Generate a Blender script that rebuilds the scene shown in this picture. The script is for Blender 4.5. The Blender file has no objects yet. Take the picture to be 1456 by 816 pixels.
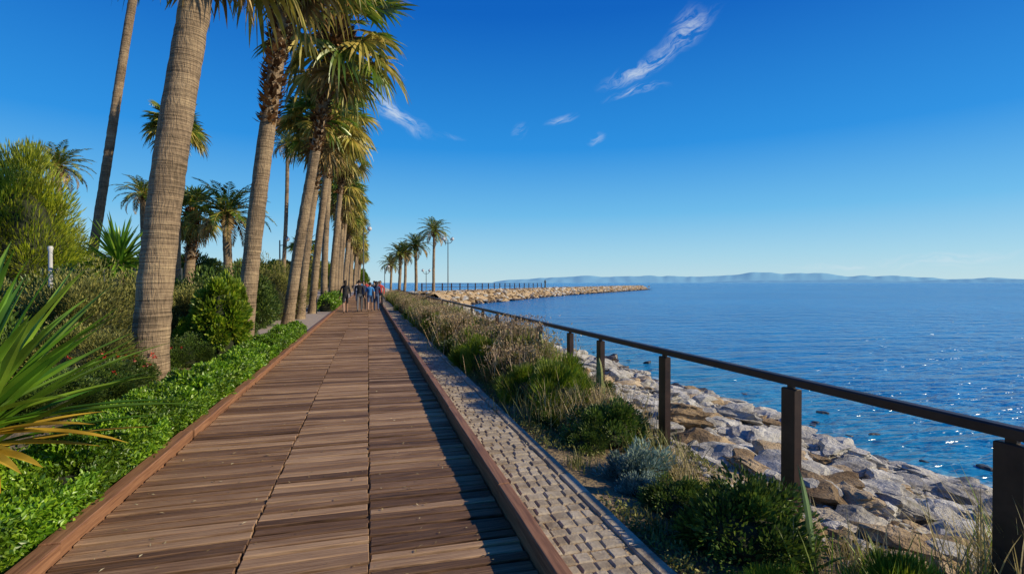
import bpy, bmesh, math, random
import numpy as np
from mathutils import Vector, Matrix, noise as mnoise
R=np.random.default_rng(7); random.seed(7)
scene=bpy.context.scene
YAW=math.radians(15.7); CH=1.6; F=728.0
cs,sn=math.cos(YAW),math.sin(YAW)
SUN_AZ=114.0; SUN_EL=28.0
def G(px,d):
    xc=(px-728)/F*d
    return (xc*cs+d*sn, -xc*sn+d*cs)
def H(py,d): return CH+(402-py)/F*d

# ---------------------------------------------------------------- mesh builder
class MB:
    def __init__(s): s.v=[];s.f=[];s.n=0
    def add(s,V,Fc,m=0):
        V=np.asarray(V,dtype=np.float64).reshape(-1,3); Fc=np.asarray(Fc,dtype=np.int64)
        s.f.append((Fc+s.n,m)); s.v.append(V); s.n+=len(V)
    def build(s,name,mats,smooth=False,parent=None,loc=None):
        me=bpy.data.meshes.new(name)
        V=np.concatenate(s.v); me.vertices.add(len(V)); me.vertices.foreach_set('co',V.astype(np.float32).ravel())
        lv=np.concatenate([f.ravel() for f,_ in s.f]); me.loops.add(len(lv)); me.loops.foreach_set('vertex_index',lv.astype(np.int32))
        tot=np.concatenate([np.full(len(f),f.shape[1]) for f,_ in s.f]); st=np.concatenate([[0],np.cumsum(tot)[:-1]])
        me.polygons.add(len(tot)); me.polygons.foreach_set('loop_start',st.astype(np.int32)); me.polygons.foreach_set('loop_total',tot.astype(np.int32))
        mi=np.concatenate([np.full(len(f),m) for f,m in s.f]); me.polygons.foreach_set('material_index',mi.astype(np.int32))
        me.polygons.foreach_set('use_smooth',np.full(len(tot),smooth,dtype=bool))
        for m in mats: me.materials.append(m)
        me.update(calc_edges=True)
        return obj(name,me,parent,loc)
def obj(name,me,parent=None,loc=None,rot=0,sc=1):
    o=bpy.data.objects.new(name,me); scene.collection.objects.link(o)
    if parent: o.parent=parent
    if loc is not None: o.location=loc
    o.rotation_euler[2]=rot
    o.scale=(sc,sc,sc) if not hasattr(sc,'__len__') else sc
    return o
def nrm(a): return a/np.maximum(np.linalg.norm(a,axis=-1,keepdims=True),1e-9)
def rdir(n,r=R): return nrm(r.normal(size=(n,3)))
def leaves(mb,P,D,L,W,m=0,N=None,fold=0.15):
    n=len(P); 
    if N is None: N=rdir(n)
    D=nrm(D); S=nrm(np.cross(D,N)); U=np.cross(S,D)
    L=np.broadcast_to(np.asarray(L,float).reshape(-1,1) if np.ndim(L) else np.full((1,1),L),(n,1)); W=np.broadcast_to(np.asarray(W,float).reshape(-1,1) if np.ndim(W) else np.full((1,1),W),(n,1))
    V=np.stack([P,P+D*L*.45+S*W*.5+U*W*fold,P+D*L,P+D*L*.45-S*W*.5+U*W*fold],1)
    mb.add(V.reshape(-1,3),np.arange(4*n).reshape(n,4),m)
def blades(mb,P,az,tilt,L,W,curv,m=0,seg=5,flat=True):
    n=len(P); az=np.broadcast_to(az,n);tilt=np.broadcast_to(tilt,n);L=np.broadcast_to(L,n);W=np.broadcast_to(W,n);curv=np.broadcast_to(curv,n)
    pos=P.copy(); rows=[]
    hd=np.stack([np.cos(az),np.sin(az),0*az],1); sd=np.stack([-np.sin(az),np.cos(az),0*az],1)
    for k in range(seg+1):
        t=k/seg
        w=W*(0.75+0.9*t)*(1-t**2.2) if k<seg else W*0.02
        w=(w*.5)[:,None]
        rows.append(pos-sd*w); rows.append(pos+sd*w)
        a=tilt+curv*(t+.5/seg)
        pos=pos+(hd*np.sin(a)[:,None]+np.array([0,0,1.])*np.cos(a)[:,None])*(L/seg)[:,None]
    V=np.stack(rows,1)
    k=2*(seg+1); base=(np.arange(n)*k)[:,None]
    fs=[base+np.array([[2*i,2*i+1,2*i+3,2*i+2]]) for i in range(seg)]
    mb.add(V.reshape(-1,3),np.concatenate(fs),m)
def vblades(mb,P,az,tilt,L,W,curv,m=0,seg=8,keel=.22):
    n=len(P); az=np.broadcast_to(az,n);tilt=np.broadcast_to(tilt,n);L=np.broadcast_to(L,n);W=np.broadcast_to(W,n);curv=np.broadcast_to(curv,n)
    pos=P.copy(); rows=[]
    hd=np.stack([np.cos(az),np.sin(az),0*az],1); sd=np.stack([-np.sin(az),np.cos(az),0*az],1)
    for k in range(seg+1):
        t=k/seg; w=(W*(.6+1.3*t)*(1-t**2.0) if k<seg else W*.02)[:,None]*.5
        a=(tilt+curv*(t+.5/seg)); d=hd*np.sin(a)[:,None]+np.array([0,0,1.])*np.cos(a)[:,None]; up=-hd*np.cos(a)[:,None]+np.array([0,0,1.])*np.sin(a)[:,None]
        rows+= [pos-sd*w+up*w*keel*2,pos,pos+sd*w+up*w*keel*2]
        pos=pos+d*(L/seg)[:,None]
    V=np.stack(rows,1); k=3*(seg+1); base=(np.arange(n)*k)[:,None]; fs=[]
    for i in range(seg):
        for q in (0,1): fs.append(base+np.array([[3*i+q,3*i+q+1,3*i+q+4,3*i+q+3]]))
    mb.add(V.reshape(-1,3),np.concatenate(fs),m)
def tube(mb,path,rad,ns=16,m=0,cap=True,wob=0):
    path=np.asarray(path,float); n=len(path); rad=np.broadcast_to(rad,n)
    T=np.gradient(path,axis=0); T=nrm(T)
    ref=np.array([0,1.,0]) if abs(T[0][1])<.9 else np.array([1.,0,0])
    A=nrm(np.cross(T,ref)); B=np.cross(T,A)
    th=np.linspace(0,2*np.pi,ns,endpoint=False)
    V=path[:,None]+(A[:,None]*np.cos(th)[None,:,None]+B[:,None]*np.sin(th)[None,:,None])*rad[:,None,None]
    if wob: V+= R.normal(size=V.shape)*wob
    V=V.reshape(-1,3)
    i=np.arange(n-1)[:,None]*ns; j=np.arange(ns)[None,:]; j2=(j+1)%ns
    Fc=np.stack([i+j,i+j2,i+ns+j2,i+ns+j],-1).reshape(-1,4)
    mb.add(V,Fc,m)
    if cap:
        mb.add(V[:ns],np.arange(ns)[None,::-1],m); mb.add(V[-ns:],np.arange(ns)[None,:],m)
def boxes(mb,C,S,rot=0,ch=0.004,m=0,tiltj=0):
    C=np.asarray(C,float).reshape(-1,3); n=len(C); S=np.broadcast_to(np.asarray(S,float),(n,3)); rot=np.broadcast_to(rot,n)
    q=np.array([[-1,-1],[1,-1],[1,1],[-1,1]])*.5
    lay=[]
    for zz,ins in ((-.5,0),(.5,0),(.5,1)):
        xy=q[None]*S[:,None,:2]
        if ins: xy=q[None]*(S[:,None,:2]-2*ch); z=S[:,2]*.5
        else: z=S[:,2]*zz-(ch if zz>0 else 0)
        lay.append(np.concatenate([xy,np.broadcast_to(z[:,None,None],(n,4,1))],2))
    V=np.concatenate(lay,1)
    if tiltj: V[:,:,2]+=V[:,:,0]*R.normal(0,tiltj,(n,1))
    c,s=np.cos(rot)[:,None],np.sin(rot)[:,None]
    X=V[:,:,0]*c-V[:,:,1]*s; Y=V[:,:,0]*s+V[:,:,1]*c
    V=np.stack([X,Y,V[:,:,2]],2)+C[:,None]
    f=[[8,9,10,11],[3,2,1,0]]
    for a in (0,4):
        for k in range(4): f.append([a+k,a+(k+1)%4,a+4+(k+1)%4,a+4+k])
    f=np.array(f); Fc=((np.arange(n)*12)[:,None,None]+f[None]).reshape(-1,4)
    mb.add(V.reshape(-1,3),Fc,m)
def ico(sub):
    bm=bmesh.new(); bmesh.ops.create_icosphere(bm,subdivisions=sub,radius=1)
    V=np.array([v.co[:] for v in bm.verts]); Fc=np.array([[v.index for v in f.verts] for f in bm.faces]); bm.free(); return V,Fc
ICO={k:ico(k) for k in (1,2,3,4)}
def fbm(P,s,o=3): 
    return np.array([mnoise.fractal(Vector(p)*s,1.0,2.0,o) for p in P])

# ---------------------------------------------------------------- materials
def mat(name):
    m=bpy.data.materials.new(name); m.use_nodes=True; nt=m.node_tree; nt.nodes.clear(); return m,nt,nt.nodes,nt.links
def ramp(N,stops):
    r=N.new('ShaderNodeValToRGB'); e=r.color_ramp.elements
    while len(e)<len(stops): e.new(.5)
    for i,(p,c) in enumerate(stops): e[i].position=p; e[i].color=(*c,1)
    return r
def leafmat(name,stops,trans=.3,rough=.5,gloss=.045):
    m,nt,N,L=mat(name)
    g=N.new('ShaderNodeNewGeometry'); r=ramp(N,stops); L.new(g.outputs['Random Per Island'],r.inputs[0])
    tc=N.new('ShaderNodeTexCoord'); no=N.new('ShaderNodeTexNoise'); no.inputs['Scale'].default_value=2.2; no.inputs['Detail'].default_value=1; L.new(tc.outputs['Object'],no.inputs['Vector'])
    mr=N.new('ShaderNodeMapRange'); mr.inputs['From Min'].default_value=.35; mr.inputs['From Max'].default_value=.65; mr.inputs['To Min'].default_value=.58; mr.inputs['To Max'].default_value=1.35; L.new(no.outputs['Fac'],mr.inputs['Value'])
    mx=N.new('ShaderNodeVectorMath'); mx.operation='SCALE'; L.new(r.outputs[0],mx.inputs[0]); L.new(mr.outputs[0],mx.inputs['Scale'])
    p=N.new('ShaderNodeBsdfDiffuse'); L.new(mx.outputs[0],p.inputs['Color'])
    t=N.new('ShaderNodeBsdfTranslucent'); L.new(mx.outputs[0],t.inputs['Color'])
    ms=N.new('ShaderNodeMixShader'); ms.inputs[0].default_value=trans; L.new(p.outputs[0],ms.inputs[1]); L.new(t.outputs[0],ms.inputs[2])
    gl=N.new('ShaderNodeBsdfGlossy'); gl.inputs['Roughness'].default_value=rough; gl.inputs['Color'].default_value=(.9,.95,.8,1)
    m3=N.new('ShaderNodeMixShader'); m3.inputs[0].default_value=gloss; L.new(ms.outputs[0],m3.inputs[1]); L.new(gl.outputs[0],m3.inputs[2])
    o=N.new('ShaderNodeOutputMaterial'); L.new(m3.outputs[0],o.inputs[0]); return m
def surfmat(name,stops,scale=5,stretch=(1,1,1),rough=.7,bump=.3,bscale=None,island=0.0,detail=5,metal=0,bdist=.02,spec=.4):
    m,nt,N,L=mat(name)
    tc=N.new('ShaderNodeTexCoord'); mp=N.new('ShaderNodeMapping'); mp.inputs['Scale'].default_value=stretch; L.new(tc.outputs['Object'],mp.inputs[0])
    no=N.new('ShaderNodeTexNoise'); no.inputs['Scale'].default_value=scale; no.inputs['Detail'].default_value=detail; no.inputs['Roughness'].default_value=.65; L.new(mp.outputs[0],no.inputs['Vector'])
    r=ramp(N,stops)
    if island>0:
        g=N.new('ShaderNodeNewGeometry'); mm=N.new('ShaderNodeMix'); mm.inputs[0].default_value=island
        L.new(no.outputs['Fac'],mm.inputs[2]); L.new(g.outputs['Random Per Island'],mm.inputs[3]); L.new(mm.outputs[0],r.inputs[0])
    else: L.new(no.outputs['Fac'],r.inputs[0])
    p=N.new('ShaderNodeBsdfPrincipled'); L.new(r.outputs[0],p.inputs['Base Color']); p.inputs['Roughness'].default_value=rough; p.inputs['Metallic'].default_value=metal; p.inputs['Specular IOR Level'].default_value=spec
    if bump>0:
        n2=N.new('ShaderNodeTexNoise'); n2.inputs['Scale'].default_value=bscale or scale*3; n2.inputs['Detail'].default_value=5; n2.inputs['Roughness'].default_value=.7; L.new(mp.outputs[0],n2.inputs['Vector'])
        b=N.new('ShaderNodeBump'); b.inputs['Strength'].default_value=bump; b.inputs['Distance'].default_value=bdist; L.new(n2.outputs['Fac'],b.inputs['Height']); L.new(b.outputs[0],p.inputs['Normal'])
    o=N.new('ShaderNodeOutputMaterial'); L.new(p.outputs[0],o.inputs[0]); return m
M={}
M['palm']=leafmat('palm_leaf',[(0,(.05,.11,.012)),(.45,(.12,.21,.02)),(.8,(.27,.30,.035)),(1,(.5,.40,.07))],.4,.35,.06)
M['palmy']=leafmat('palm_leaf_yellow',[(0,(.18,.2,.03)),(.5,(.38,.32,.05)),(1,(.58,.42,.1))],.38,.5)
M['dead']=leafmat('palm_leaf_dead',[(0,(.15,.09,.035)),(.5,(.34,.22,.08)),(1,(.5,.36,.16))],.2,.8,.02)
M['hedge']=leafmat('hedge_leaf',[(0,(.04,.12,.006)),(.5,(.13,.27,.01)),(1,(.30,.46,.025))],.32,.4)
M['dark']=leafmat('dark_leaf',[(0,(.03,.07,.012)),(.6,(.08,.14,.02)),(1,(.17,.23,.03))],.3,.45)
M['bright']=leafmat('bright_leaf',[(0,(.08,.16,.008)),(.6,(.2,.30,.014)),(1,(.38,.42,.03))],.35,.45)
M['olive']=leafmat('olive_leaf',[(0,(.08,.09,.018)),(.5,(.18,.19,.035)),(1,(.36,.32,.08))],.28,.6)
M['silver']=leafmat('silver_leaf',[(0,(.12,.2,.15)),(.6,(.26,.36,.29)),(1,(.42,.5,.42))],.2,.6)
M['conif']=leafmat('conifer_leaf',[(0,(.11,.17,.008)),(.5,(.27,.34,.012)),(1,(.48,.5,.03))],.35,.5)
M['dry']=leafmat('dry_stalk',[(0,(.24,.18,.06)),(.5,(.46,.36,.15)),(1,(.68,.55,.3))],.3,.7)
M['pink']=leafmat('seed_head',[(0,(.30,.18,.08)),(.6,(.48,.32,.18)),(1,(.62,.46,.3))],.3,.7)
M['agave']=leafmat('yucca_leaf',[(0,(.05,.15,.012)),(.5,(.14,.29,.02)),(1,(.3,.45,.04))],.35,.35,.06)
M['agaveb']=leafmat('agave_leaf_pale',[(0,(.12,.2,.08)),(1,(.22,.33,.14))],.15,.45,.06)
M['yellow']=leafmat('yellow_leaf',[(0,(.5,.3,.03)),(1,(.65,.45,.06))],.3,.4)
M['red']=leafmat('red_flower',[(0,(.4,.02,.01)),(1,(.6,.05,.02))],.3,.5)
M['litter']=leafmat('leaf_litter',[(0,(.12,.07,.03)),(.6,(.42,.3,.12)),(1,(.7,.6,.35))],.1,.7)
M['core']=surfmat('shade_core',[(0,(.012,.018,.006)),(1,(.04,.045,.02))],8,rough=.9,bump=0)  # near-black filler for plant interiors; inner shade is put into the colour
def barkmat(name,c0,c1,c2):
    m,nt,N,L=mat(name)
    tc=N.new('ShaderNodeTexCoord')
    mp=N.new('ShaderNodeMapping'); mp.inputs['Scale'].default_value=(1.0,1.0,24); L.new(tc.outputs['Object'],mp.inputs[0])
    a=N.new('ShaderNodeTexNoise'); a.inputs['Scale'].default_value=1.3; a.inputs['Detail'].default_value=5; a.inputs['Distortion'].default_value=.6; L.new(mp.outputs[0],a.inputs['Vector'])
    mp2=N.new('ShaderNodeMapping'); mp2.inputs['Scale'].default_value=(18,18,3.5); L.new(tc.outputs['Object'],mp2.inputs[0])
    b=N.new('ShaderNodeTexNoise'); b.inputs['Scale'].default_value=1.5; b.inputs['Detail'].default_value=5; b.inputs['Distortion'].default_value=1.0; L.new(mp2.outputs[0],b.inputs['Vector'])
    big=N.new('ShaderNodeTexNoise'); big.inputs['Scale'].default_value=1.3; big.inputs['Detail'].default_value=4; L.new(tc.outputs['Object'],big.inputs['Vector'])
    bm_=N.new('ShaderNodeMath'); bm_.operation='MULTIPLY'; bm_.inputs[1].default_value=.7; L.new(b.outputs['Fac'],bm_.inputs[0])
    ad=N.new('ShaderNodeMath'); ad.operation='ADD'; L.new(a.outputs['Fac'],ad.inputs[0]); L.new(bm_.outputs[0],ad.inputs[1])
    ad2=N.new('ShaderNodeMath'); ad2.operation='ADD'; L.new(ad.outputs[0],ad2.inputs[0]); L.new(big.outputs['Fac'],ad2.inputs[1])
    dv=N.new('ShaderNodeMath'); dv.operation='DIVIDE'; dv.inputs[1].default_value=2.7; L.new(ad2.outputs[0],dv.inputs[0])
    r=ramp(N,[(.38,c0),(.5,c1),(.62,c2)]); L.new(dv.outputs[0],r.inputs[0])
    p=N.new('ShaderNodeBsdfPrincipled'); p.inputs['Roughness'].default_value=.85; L.new(r.outputs[0],p.inputs['Base Color']); p.inputs['Specular IOR Level'].default_value=.2
    bp=N.new('ShaderNodeBump'); bp.inputs['Strength'].default_value=1; bp.inputs['Distance'].default_value=.045; L.new(ad.outputs[0],bp.inputs['Height']); L.new(bp.outputs[0],p.inputs['Normal'])
    o=N.new('ShaderNodeOutputMaterial'); L.new(p.outputs[0],o.inputs[0]); return m
M['bark']=barkmat('palm_bark',(.11,.08,.05),(.28,.2,.125),(.46,.34,.2))
M['boot']=leafmat('palm_boot',[(0,(.07,.03,.015)),(.5,(.2,.1,.04)),(1,(.42,.25,.11))],.05,.8,.01)
M['wood']=surfmat('boardwalk_wood',[(.28,(.05,.024,.012)),(.48,(.20,.11,.056)),(.72,(.50,.32,.18))],2.6,(.8,34,10),.62,.8,4,island=.30,bdist=.008,spec=.25)
M['kerbwood']=surfmat('kerb_wood',[(.3,(.13,.055,.027)),(.7,(.36,.18,.09))],3,(20,.8,20),.6,.5,3,bdist=.006,spec=.3)
M['rail']=surfmat('rail_steel',[(.3,(.024,.013,.010)),(.7,(.06,.032,.022))],6,rough=.45,bump=.15,bscale=60,bdist=.003)
M['paver']=surfmat('paver_stone',[(.25,(.2,.15,.1)),(.5,(.40,.33,.23)),(.8,(.6,.52,.39))],9,rough=.85,bump=.9,bscale=40,island=.22,bdist=.012,spec=.2)
M['rock']=surfmat('rock_pale',[(.28,(.17,.15,.12)),(.44,(.46,.43,.37)),(.66,(.74,.71,.64))],3.2,(1,1,2.4),rough=.9,bump=1,bscale=12,island=.2,bdist=.08,detail=7,spec=.2)
M['rockt']=surfmat('rock_tan',[(.28,(.14,.085,.04)),(.5,(.42,.30,.17)),(.72,(.66,.52,.34))],3,(1,1,2.4),rough=.9,bump=1,bscale=12,island=.25,bdist=.07,detail=7,spec=.2)
M['rockw']=surfmat('rock_wet',[(.3,(.03,.028,.025)),(.7,(.14,.11,.08))],3,rough=.35,bump=.8,bscale=8,island=.3,bdist=.04)
M['metal']=surfmat('painted_metal',[(.3,(.05,.06,.06)),(.7,(.08,.09,.09))],6,rough=.5,bump=0)
M['white']=surfmat('white_paint',[(.3,(.5,.5,.5)),(.7,(.6,.6,.6))],6,rough=.5,bump=0)
M['cactus']=surfmat('cactus_skin',[(.3,(.09,.13,.03)),(.7,(.26,.26,.08))],9,(1,1,3),.5,.3,20)

# ---------------------------------------------------------------- terrain
def shore(Y): 
    Y=np.asarray(Y,float)
    return np.interp(Y,[-60,0,25,45,70,95,130,6000],[9,9,8.6,9.5,14,12,10,10])+.35*np.sin(Y*.8)+.2*np.sin(Y*2.1+1)
def gz(X,Y):
    X=np.asarray(X,float);Y=np.asarray(Y,float); sh=shore(Y)
    t=np.clip((X-3.1)/(sh-3.1),0,4)
    z=np.where(X<.9,-.06,np.interp(X,[.9,1.7,3.1],[-.06,-.06,-.2]))
    z=np.where(X>3.1,-.2-1.3*t,z); z=np.maximum(z,-4)
    nz=np.sin(X*1.7+Y*.9)*np.cos(Y*1.3-X*.6)*.06+np.sin(X*4.1-Y*2.3)*.025
    z=z+nz*np.clip((X-1.9)*.8,0,1.5)
    z=z+np.clip((-X-2.1)*.5,0,1)*(.04+.05*np.sin(X*.9+Y*.4))
    return z
xs=np.concatenate([[-9000,-3000,-900,-300,-120,-60,-40],np.arange(-30,-4,1.),np.arange(-4,14,.2),np.arange(14,30,1.5),[40,60]])
ys=np.concatenate([[-400,-100,-30],np.arange(-10,30,.25),np.arange(30,110,1.5),[130,160,200,300,500,1000,2000,4000,9000]])
XX,YY=np.meshgrid(xs,ys,indexing='ij'); ZZ=gz(XX,YY)+np.where((XX>3.2)&(XX<12),1,0)*R.normal(0,.03,XX.shape)
g=MB(); V=np.stack([XX,YY,ZZ],-1).reshape(-1,3); nx,ny=len(xs),len(ys)
i=np.arange(nx-1)[:,None]*ny; j=np.arange(ny-1)[None]; g.add(V,np.stack([i+j,i+ny+j,i+ny+j+1,i+j+1],-1).reshape(-1,4))
m,nt,N,L=mat('ground_soil')
tc=N.new('ShaderNodeTexCoord'); no=N.new('ShaderNodeTexNoise'); no.inputs['Scale'].default_value=1.4; no.inputs['Detail'].default_value=8; no.inputs['Roughness'].default_value=.7; L.new(tc.outputs['Object'],no.inputs[0])
r1=ramp(N,[(.3,(.08,.065,.03)),(.5,(.2,.145,.075)),(.7,(.36,.27,.15))]); L.new(no.outputs['Fac'],r1.inputs[0])
r2=ramp(N,[(.3,(.22,.18,.12)),(.5,(.46,.41,.32)),(.7,(.66,.61,.5))]); L.new(no.outputs['Fac'],r2.inputs[0])
sp=N.new('ShaderNodeSeparateXYZ'); L.new(tc.outputs['Object'],sp.inputs[0])
mr=N.new('ShaderNodeMapRange'); mr.inputs['From Min'].default_value=2.8; mr.inputs['From Max'].default_value=4.0; L.new(sp.outputs['X'],mr.inputs['Value'])
mx=N.new('ShaderNodeMix'); mx.data_type='RGBA'; L.new(mr.outputs[0],mx.inputs[0]); L.new(r1.outputs[0],mx.inputs[6]); L.new(r2.outputs[0],mx.inputs[7])
p=N.new('ShaderNodeBsdfPrincipled'); p.inputs['Roughness'].default_value=.95; L.new(mx.outputs[2],p.inputs['Base Color'])
n2=N.new('ShaderNodeTexNoise'); n2.inputs['Scale'].default_value=14; n2.inputs['Detail'].default_value=6; L.new(tc.outputs['Object'],n2.inputs[0])
b=N.new('ShaderNodeBump'); b.inputs['Strength'].default_value=1; b.inputs['Distance'].default_value=.07; L.new(n2.outputs['Fac'],b.inputs['Height']); L.new(b.outputs[0],p.inputs['Normal'])
o=N.new('ShaderNodeOutputMaterial'); L.new(p.outputs[0],o.inputs[0])
g.build('ground',[m],True)

# ---------------------------------------------------------------- sea
m,nt,N,L=mat('sea_water')
tc=N.new('ShaderNodeTexCoord')
mpw=N.new('ShaderNodeMapping'); mpw.inputs['Rotation'].default_value=(0,0,math.radians(22)); mpw.inputs['Scale'].default_value=(.4,1.3,1); L.new(tc.outputs['Object'],mpw.inputs[0])
def nz(sc,det,dist=0.3):
    n=N.new('ShaderNodeTexNoise'); n.inputs['Scale'].default_value=sc; n.inputs['Detail'].default_value=det; n.inputs['Distortion'].default_value=dist; L.new(mpw.outputs[0],n.inputs[0]); return n
a1=nz(.6,4);a2=nz(3.0,3);a3=nz(.02,5)
def mth(op,a,bv):
    x=N.new('ShaderNodeMath'); x.operation=op; L.new(a,x.inputs[0])
    if hasattr(bv,'links'): L.new(bv,x.inputs[1])
    else: x.inputs[1].default_value=bv
    return x.outputs[0]
h=mth('ADD',mth('MULTIPLY',a1.outputs['Fac'],.85),mth('MULTIPLY',a2.outputs['Fac'],.30))
bp=N.new('ShaderNodeBump'); bp.inputs['Strength'].default_value=1; bp.inputs['Distance'].default_value=.85; L.new(h,bp.inputs['Height'])
rc=ramp(N,[(.38,(.0,.15,.42)),(.62,(.002,.22,.54))]); L.new(a3.outputs['Fac'],rc.inputs[0])
p=N.new('ShaderNodeBsdfPrincipled'); p.inputs['Roughness'].default_value=.18; p.inputs['IOR'].default_value=1.33; p.inputs['Specular IOR Level'].default_value=.34; L.new(bp.outputs[0],p.inputs['Normal'])
sp=N.new('ShaderNodeSeparateXYZ'); L.new(tc.outputs['Object'],sp.inputs[0])
sh_=N.new('ShaderNodeMapRange'); sh_.inputs['From Min'].default_value=16; sh_.inputs['From Max'].default_value=8.5; sh_.inputs['To Max'].default_value=.75; L.new(sp.outputs['X'],sh_.inputs['Value'])
mxs=N.new('ShaderNodeMix'); mxs.data_type='RGBA'; L.new(sh_.outputs[0],mxs.inputs[0]); L.new(rc.outputs[0],mxs.inputs[6]); mxs.inputs[7].default_value=(.02,.22,.38,1)
fm=N.new('ShaderNodeMapRange'); fm.inputs['From Min'].default_value=10.2; fm.inputs['From Max'].default_value=8.6; fm.inputs['To Min'].default_value=-.1; fm.inputs['To Max'].default_value=.17; L.new(sp.outputs['X'],fm.inputs['Value'])
fn=N.new('ShaderNodeTexNoise'); fn.inputs['Scale'].default_value=1.6; fn.inputs['Detail'].default_value=7; fn.inputs['Roughness'].default_value=.7; L.new(tc.outputs['Object'],fn.inputs[0])
fs=mth('ADD',fn.outputs['Fac'],fm.outputs[0]); fr=ramp(N,[(.62,(0,0,0)),(.72,(.8,.8,.8))]); L.new(fs,fr.inputs[0])
mx=N.new('ShaderNodeMix'); mx.data_type='RGBA'; L.new(fr.outputs[0],mx.inputs[0]); L.new(mxs.outputs[2],mx.inputs[6]); mx.inputs[7].default_value=(.6,.68,.7,1); L.new(mx.outputs[2],p.inputs['Base Color'])
o=N.new('ShaderNodeOutputMaterial'); L.new(p.outputs[0],o.inputs[0])
w=MB(); w.add([[4,-3000,-1.5],[40000,-3000,-1.5],[40000,40000,-1.5],[4,40000,-1.5]],[[0,1,2,3]]); w.build('sea_water',[m])

# ---------------------------------------------------------------- boardwalk
bw=MB(); C=[];S=[];Ro=[]
cols=[(-1.735,-.72),(-.715,.0),(.005,.905)]
for ci,(x0,x1) in enumerate(cols):
    y=-1.2; bias=[.014,.0,-.035][ci]
    while y<150:
        wd=random.uniform(.08,.135) if y<60 else .3
        gap=random.uniform(.012,.028)
        C.append(((x0+x1)/2+random.uniform(-.006,.006),y+wd/2,-.02+random.uniform(-.008,.004))); S.append((x1-x0-.006,wd-gap,.04)); Ro.append(bias+random.gauss(0,.010) if y<60 else 0); y+=wd
boxes(bw,C,S,np.array(Ro),.005,0,.009)
bw.build('boardwalk',[M['wood']])
for nm,x,wd,zt in (('boardwalk_kerb',-1.80,.11,.075),('boardwalk_kerb',.955,.085,.14)):
    k=MB(); yy=np.arange(-1.2,150,2.4)
    boxes(k,[(x+random.uniform(-.006,.006),a+1.2,(zt-.06)/2+random.uniform(-.003,.003)) for a in yy],(wd,2.385,zt+.06),[random.gauss(0,.002) for a in yy],.006)
    k.build(nm,[M['kerbwood']])
pv=MB(); C=[];S=[]
a=-1.2
while a<80:
    dl=random.uniform(.09,.12); x=1.005
    while x<1.50:
        ww=min(random.uniform(.07,.15),1.52-x)
        if ww>.03: C.append((x+ww/2,a+dl/2,-.025+random.gauss(0,.0035))); S.append((ww-.007,dl-.008,.05))
        x+=ww
    a+=dl
for a in np.arange(-1.2,80,.4): C.append((1.58,a+.2,-.02)); S.append((.1,.39,.06))
boxes(pv,C,S,R.normal(0,.02,len(C)),.010,0,.02)
pv.add([[1.0,-1.2,-.010],[1.64,-1.2,-.010],[1.64,80,-.010],[1.0,80,-.010]],[[0,1,2,3]],1)
pv.build('stone_paver_path',[M['paver'],M['rockt']])
n=900; X=R.uniform(-1.7,1.6,n); Y=1.2+R.random(n)**1.6*22; lt=MB(); P=np.stack([X,Y,np.full(n,.008)],1); dd=rdir(n)*np.array([1,1,.12]); leaves(lt,P,dd,R.uniform(.012,.045,n),R.uniform(.006,.014,n),0,N=np.array([0,0,1.])+rdir(n)*.3); lt.build('fallen_leaves',[M['litter']])
pl=MB(); pl.add([[-4.6,17.5,.0],[-1.9,17.5,.0],[-1.9,140,.0],[-4.6,140,.0]],[[0,1,2,3]]); pl.add([[-9,30,.004],[-4.6,24,.004],[-4.6,120,.004],[-9,120,.004]],[[0,1,2,3]])
pl.build('pavement',[surfmat('pavement_stone',[(.3,(.3,.24,.2)),(.7,(.44,.37,.31))],6,rough=.85)])

# ---------------------------------------------------------------- railing
rl=MB(); RX=3.1
pys=[.3,1.78,3.17,4.9,6.49,7.6,9.1]+[9.1+1.65*k for k in range(1,32)]
for a in pys:
    z0=float(gz(RX,a))-.1; zt=.80
    boxes(rl,[(RX,a,(z0+zt)/2)],(.065,.13,zt-z0),0,.006)
    boxes(rl,[(RX,a,float(gz(RX,a))+.02)],(.2,.22,.03),0,.004)
    boxes(rl,[(RX,a,.812)],(.03,.05,.03),0,.003)
boxes(rl,[(RX,(-1+pys[-1])/2,.855)],(.075,pys[-1]+1.3,.06),0,.010)
rl.build('railing',[M['rail']])

# ---------------------------------------------------------------- rocks
def rockvar(sub,seed,flat=.58):
    r=np.random.default_rng(seed); V,Fc=ICO[sub]; V=V.copy()
    for k in range(15):
        n=rdir(1,r)[0]; d=r.uniform(.45,.88); q=V@n; V=V-np.outer(np.clip(q-d,0,None),n)
    V*=(1+.18*fbm(V+seed*7,1.5,5)+(.08*fbm(V*1.0+seed*3,6.,3) if sub>2 else 0))[:,None]
    if sub>2: V[:,:2]*=(1+.07*np.sign(np.sin(V[:,2]*14+seed)))[:,None]
    V*=np.array([r.uniform(.9,1.6),r.uniform(.8,1.15),flat*r.uniform(.6,1.1)]); return V,Fc
RV3=[rockvar(3,k) for k in range(12)]; RV2=[rockvar(2,30+k) for k in range(12)]; RV4=[rockvar(4,50+k) for k in range(6)]; RV1=[rockvar(1,80+k) for k in range(10)]
def putrock(mb,RVs,x,y,z,s,m):
    V,Fc=RVs[random.randrange(len(RVs))]; a=random.uniform(0,6.28)
    Rm=np.array(Matrix.Rotation(a,3,'Z')@Matrix.Rotation(random.uniform(-.4,.4),3,'X'))
    mb.add(V@Rm.T*s+np.array([x,y,z]),Fc,m)
rk=MB()
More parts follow.
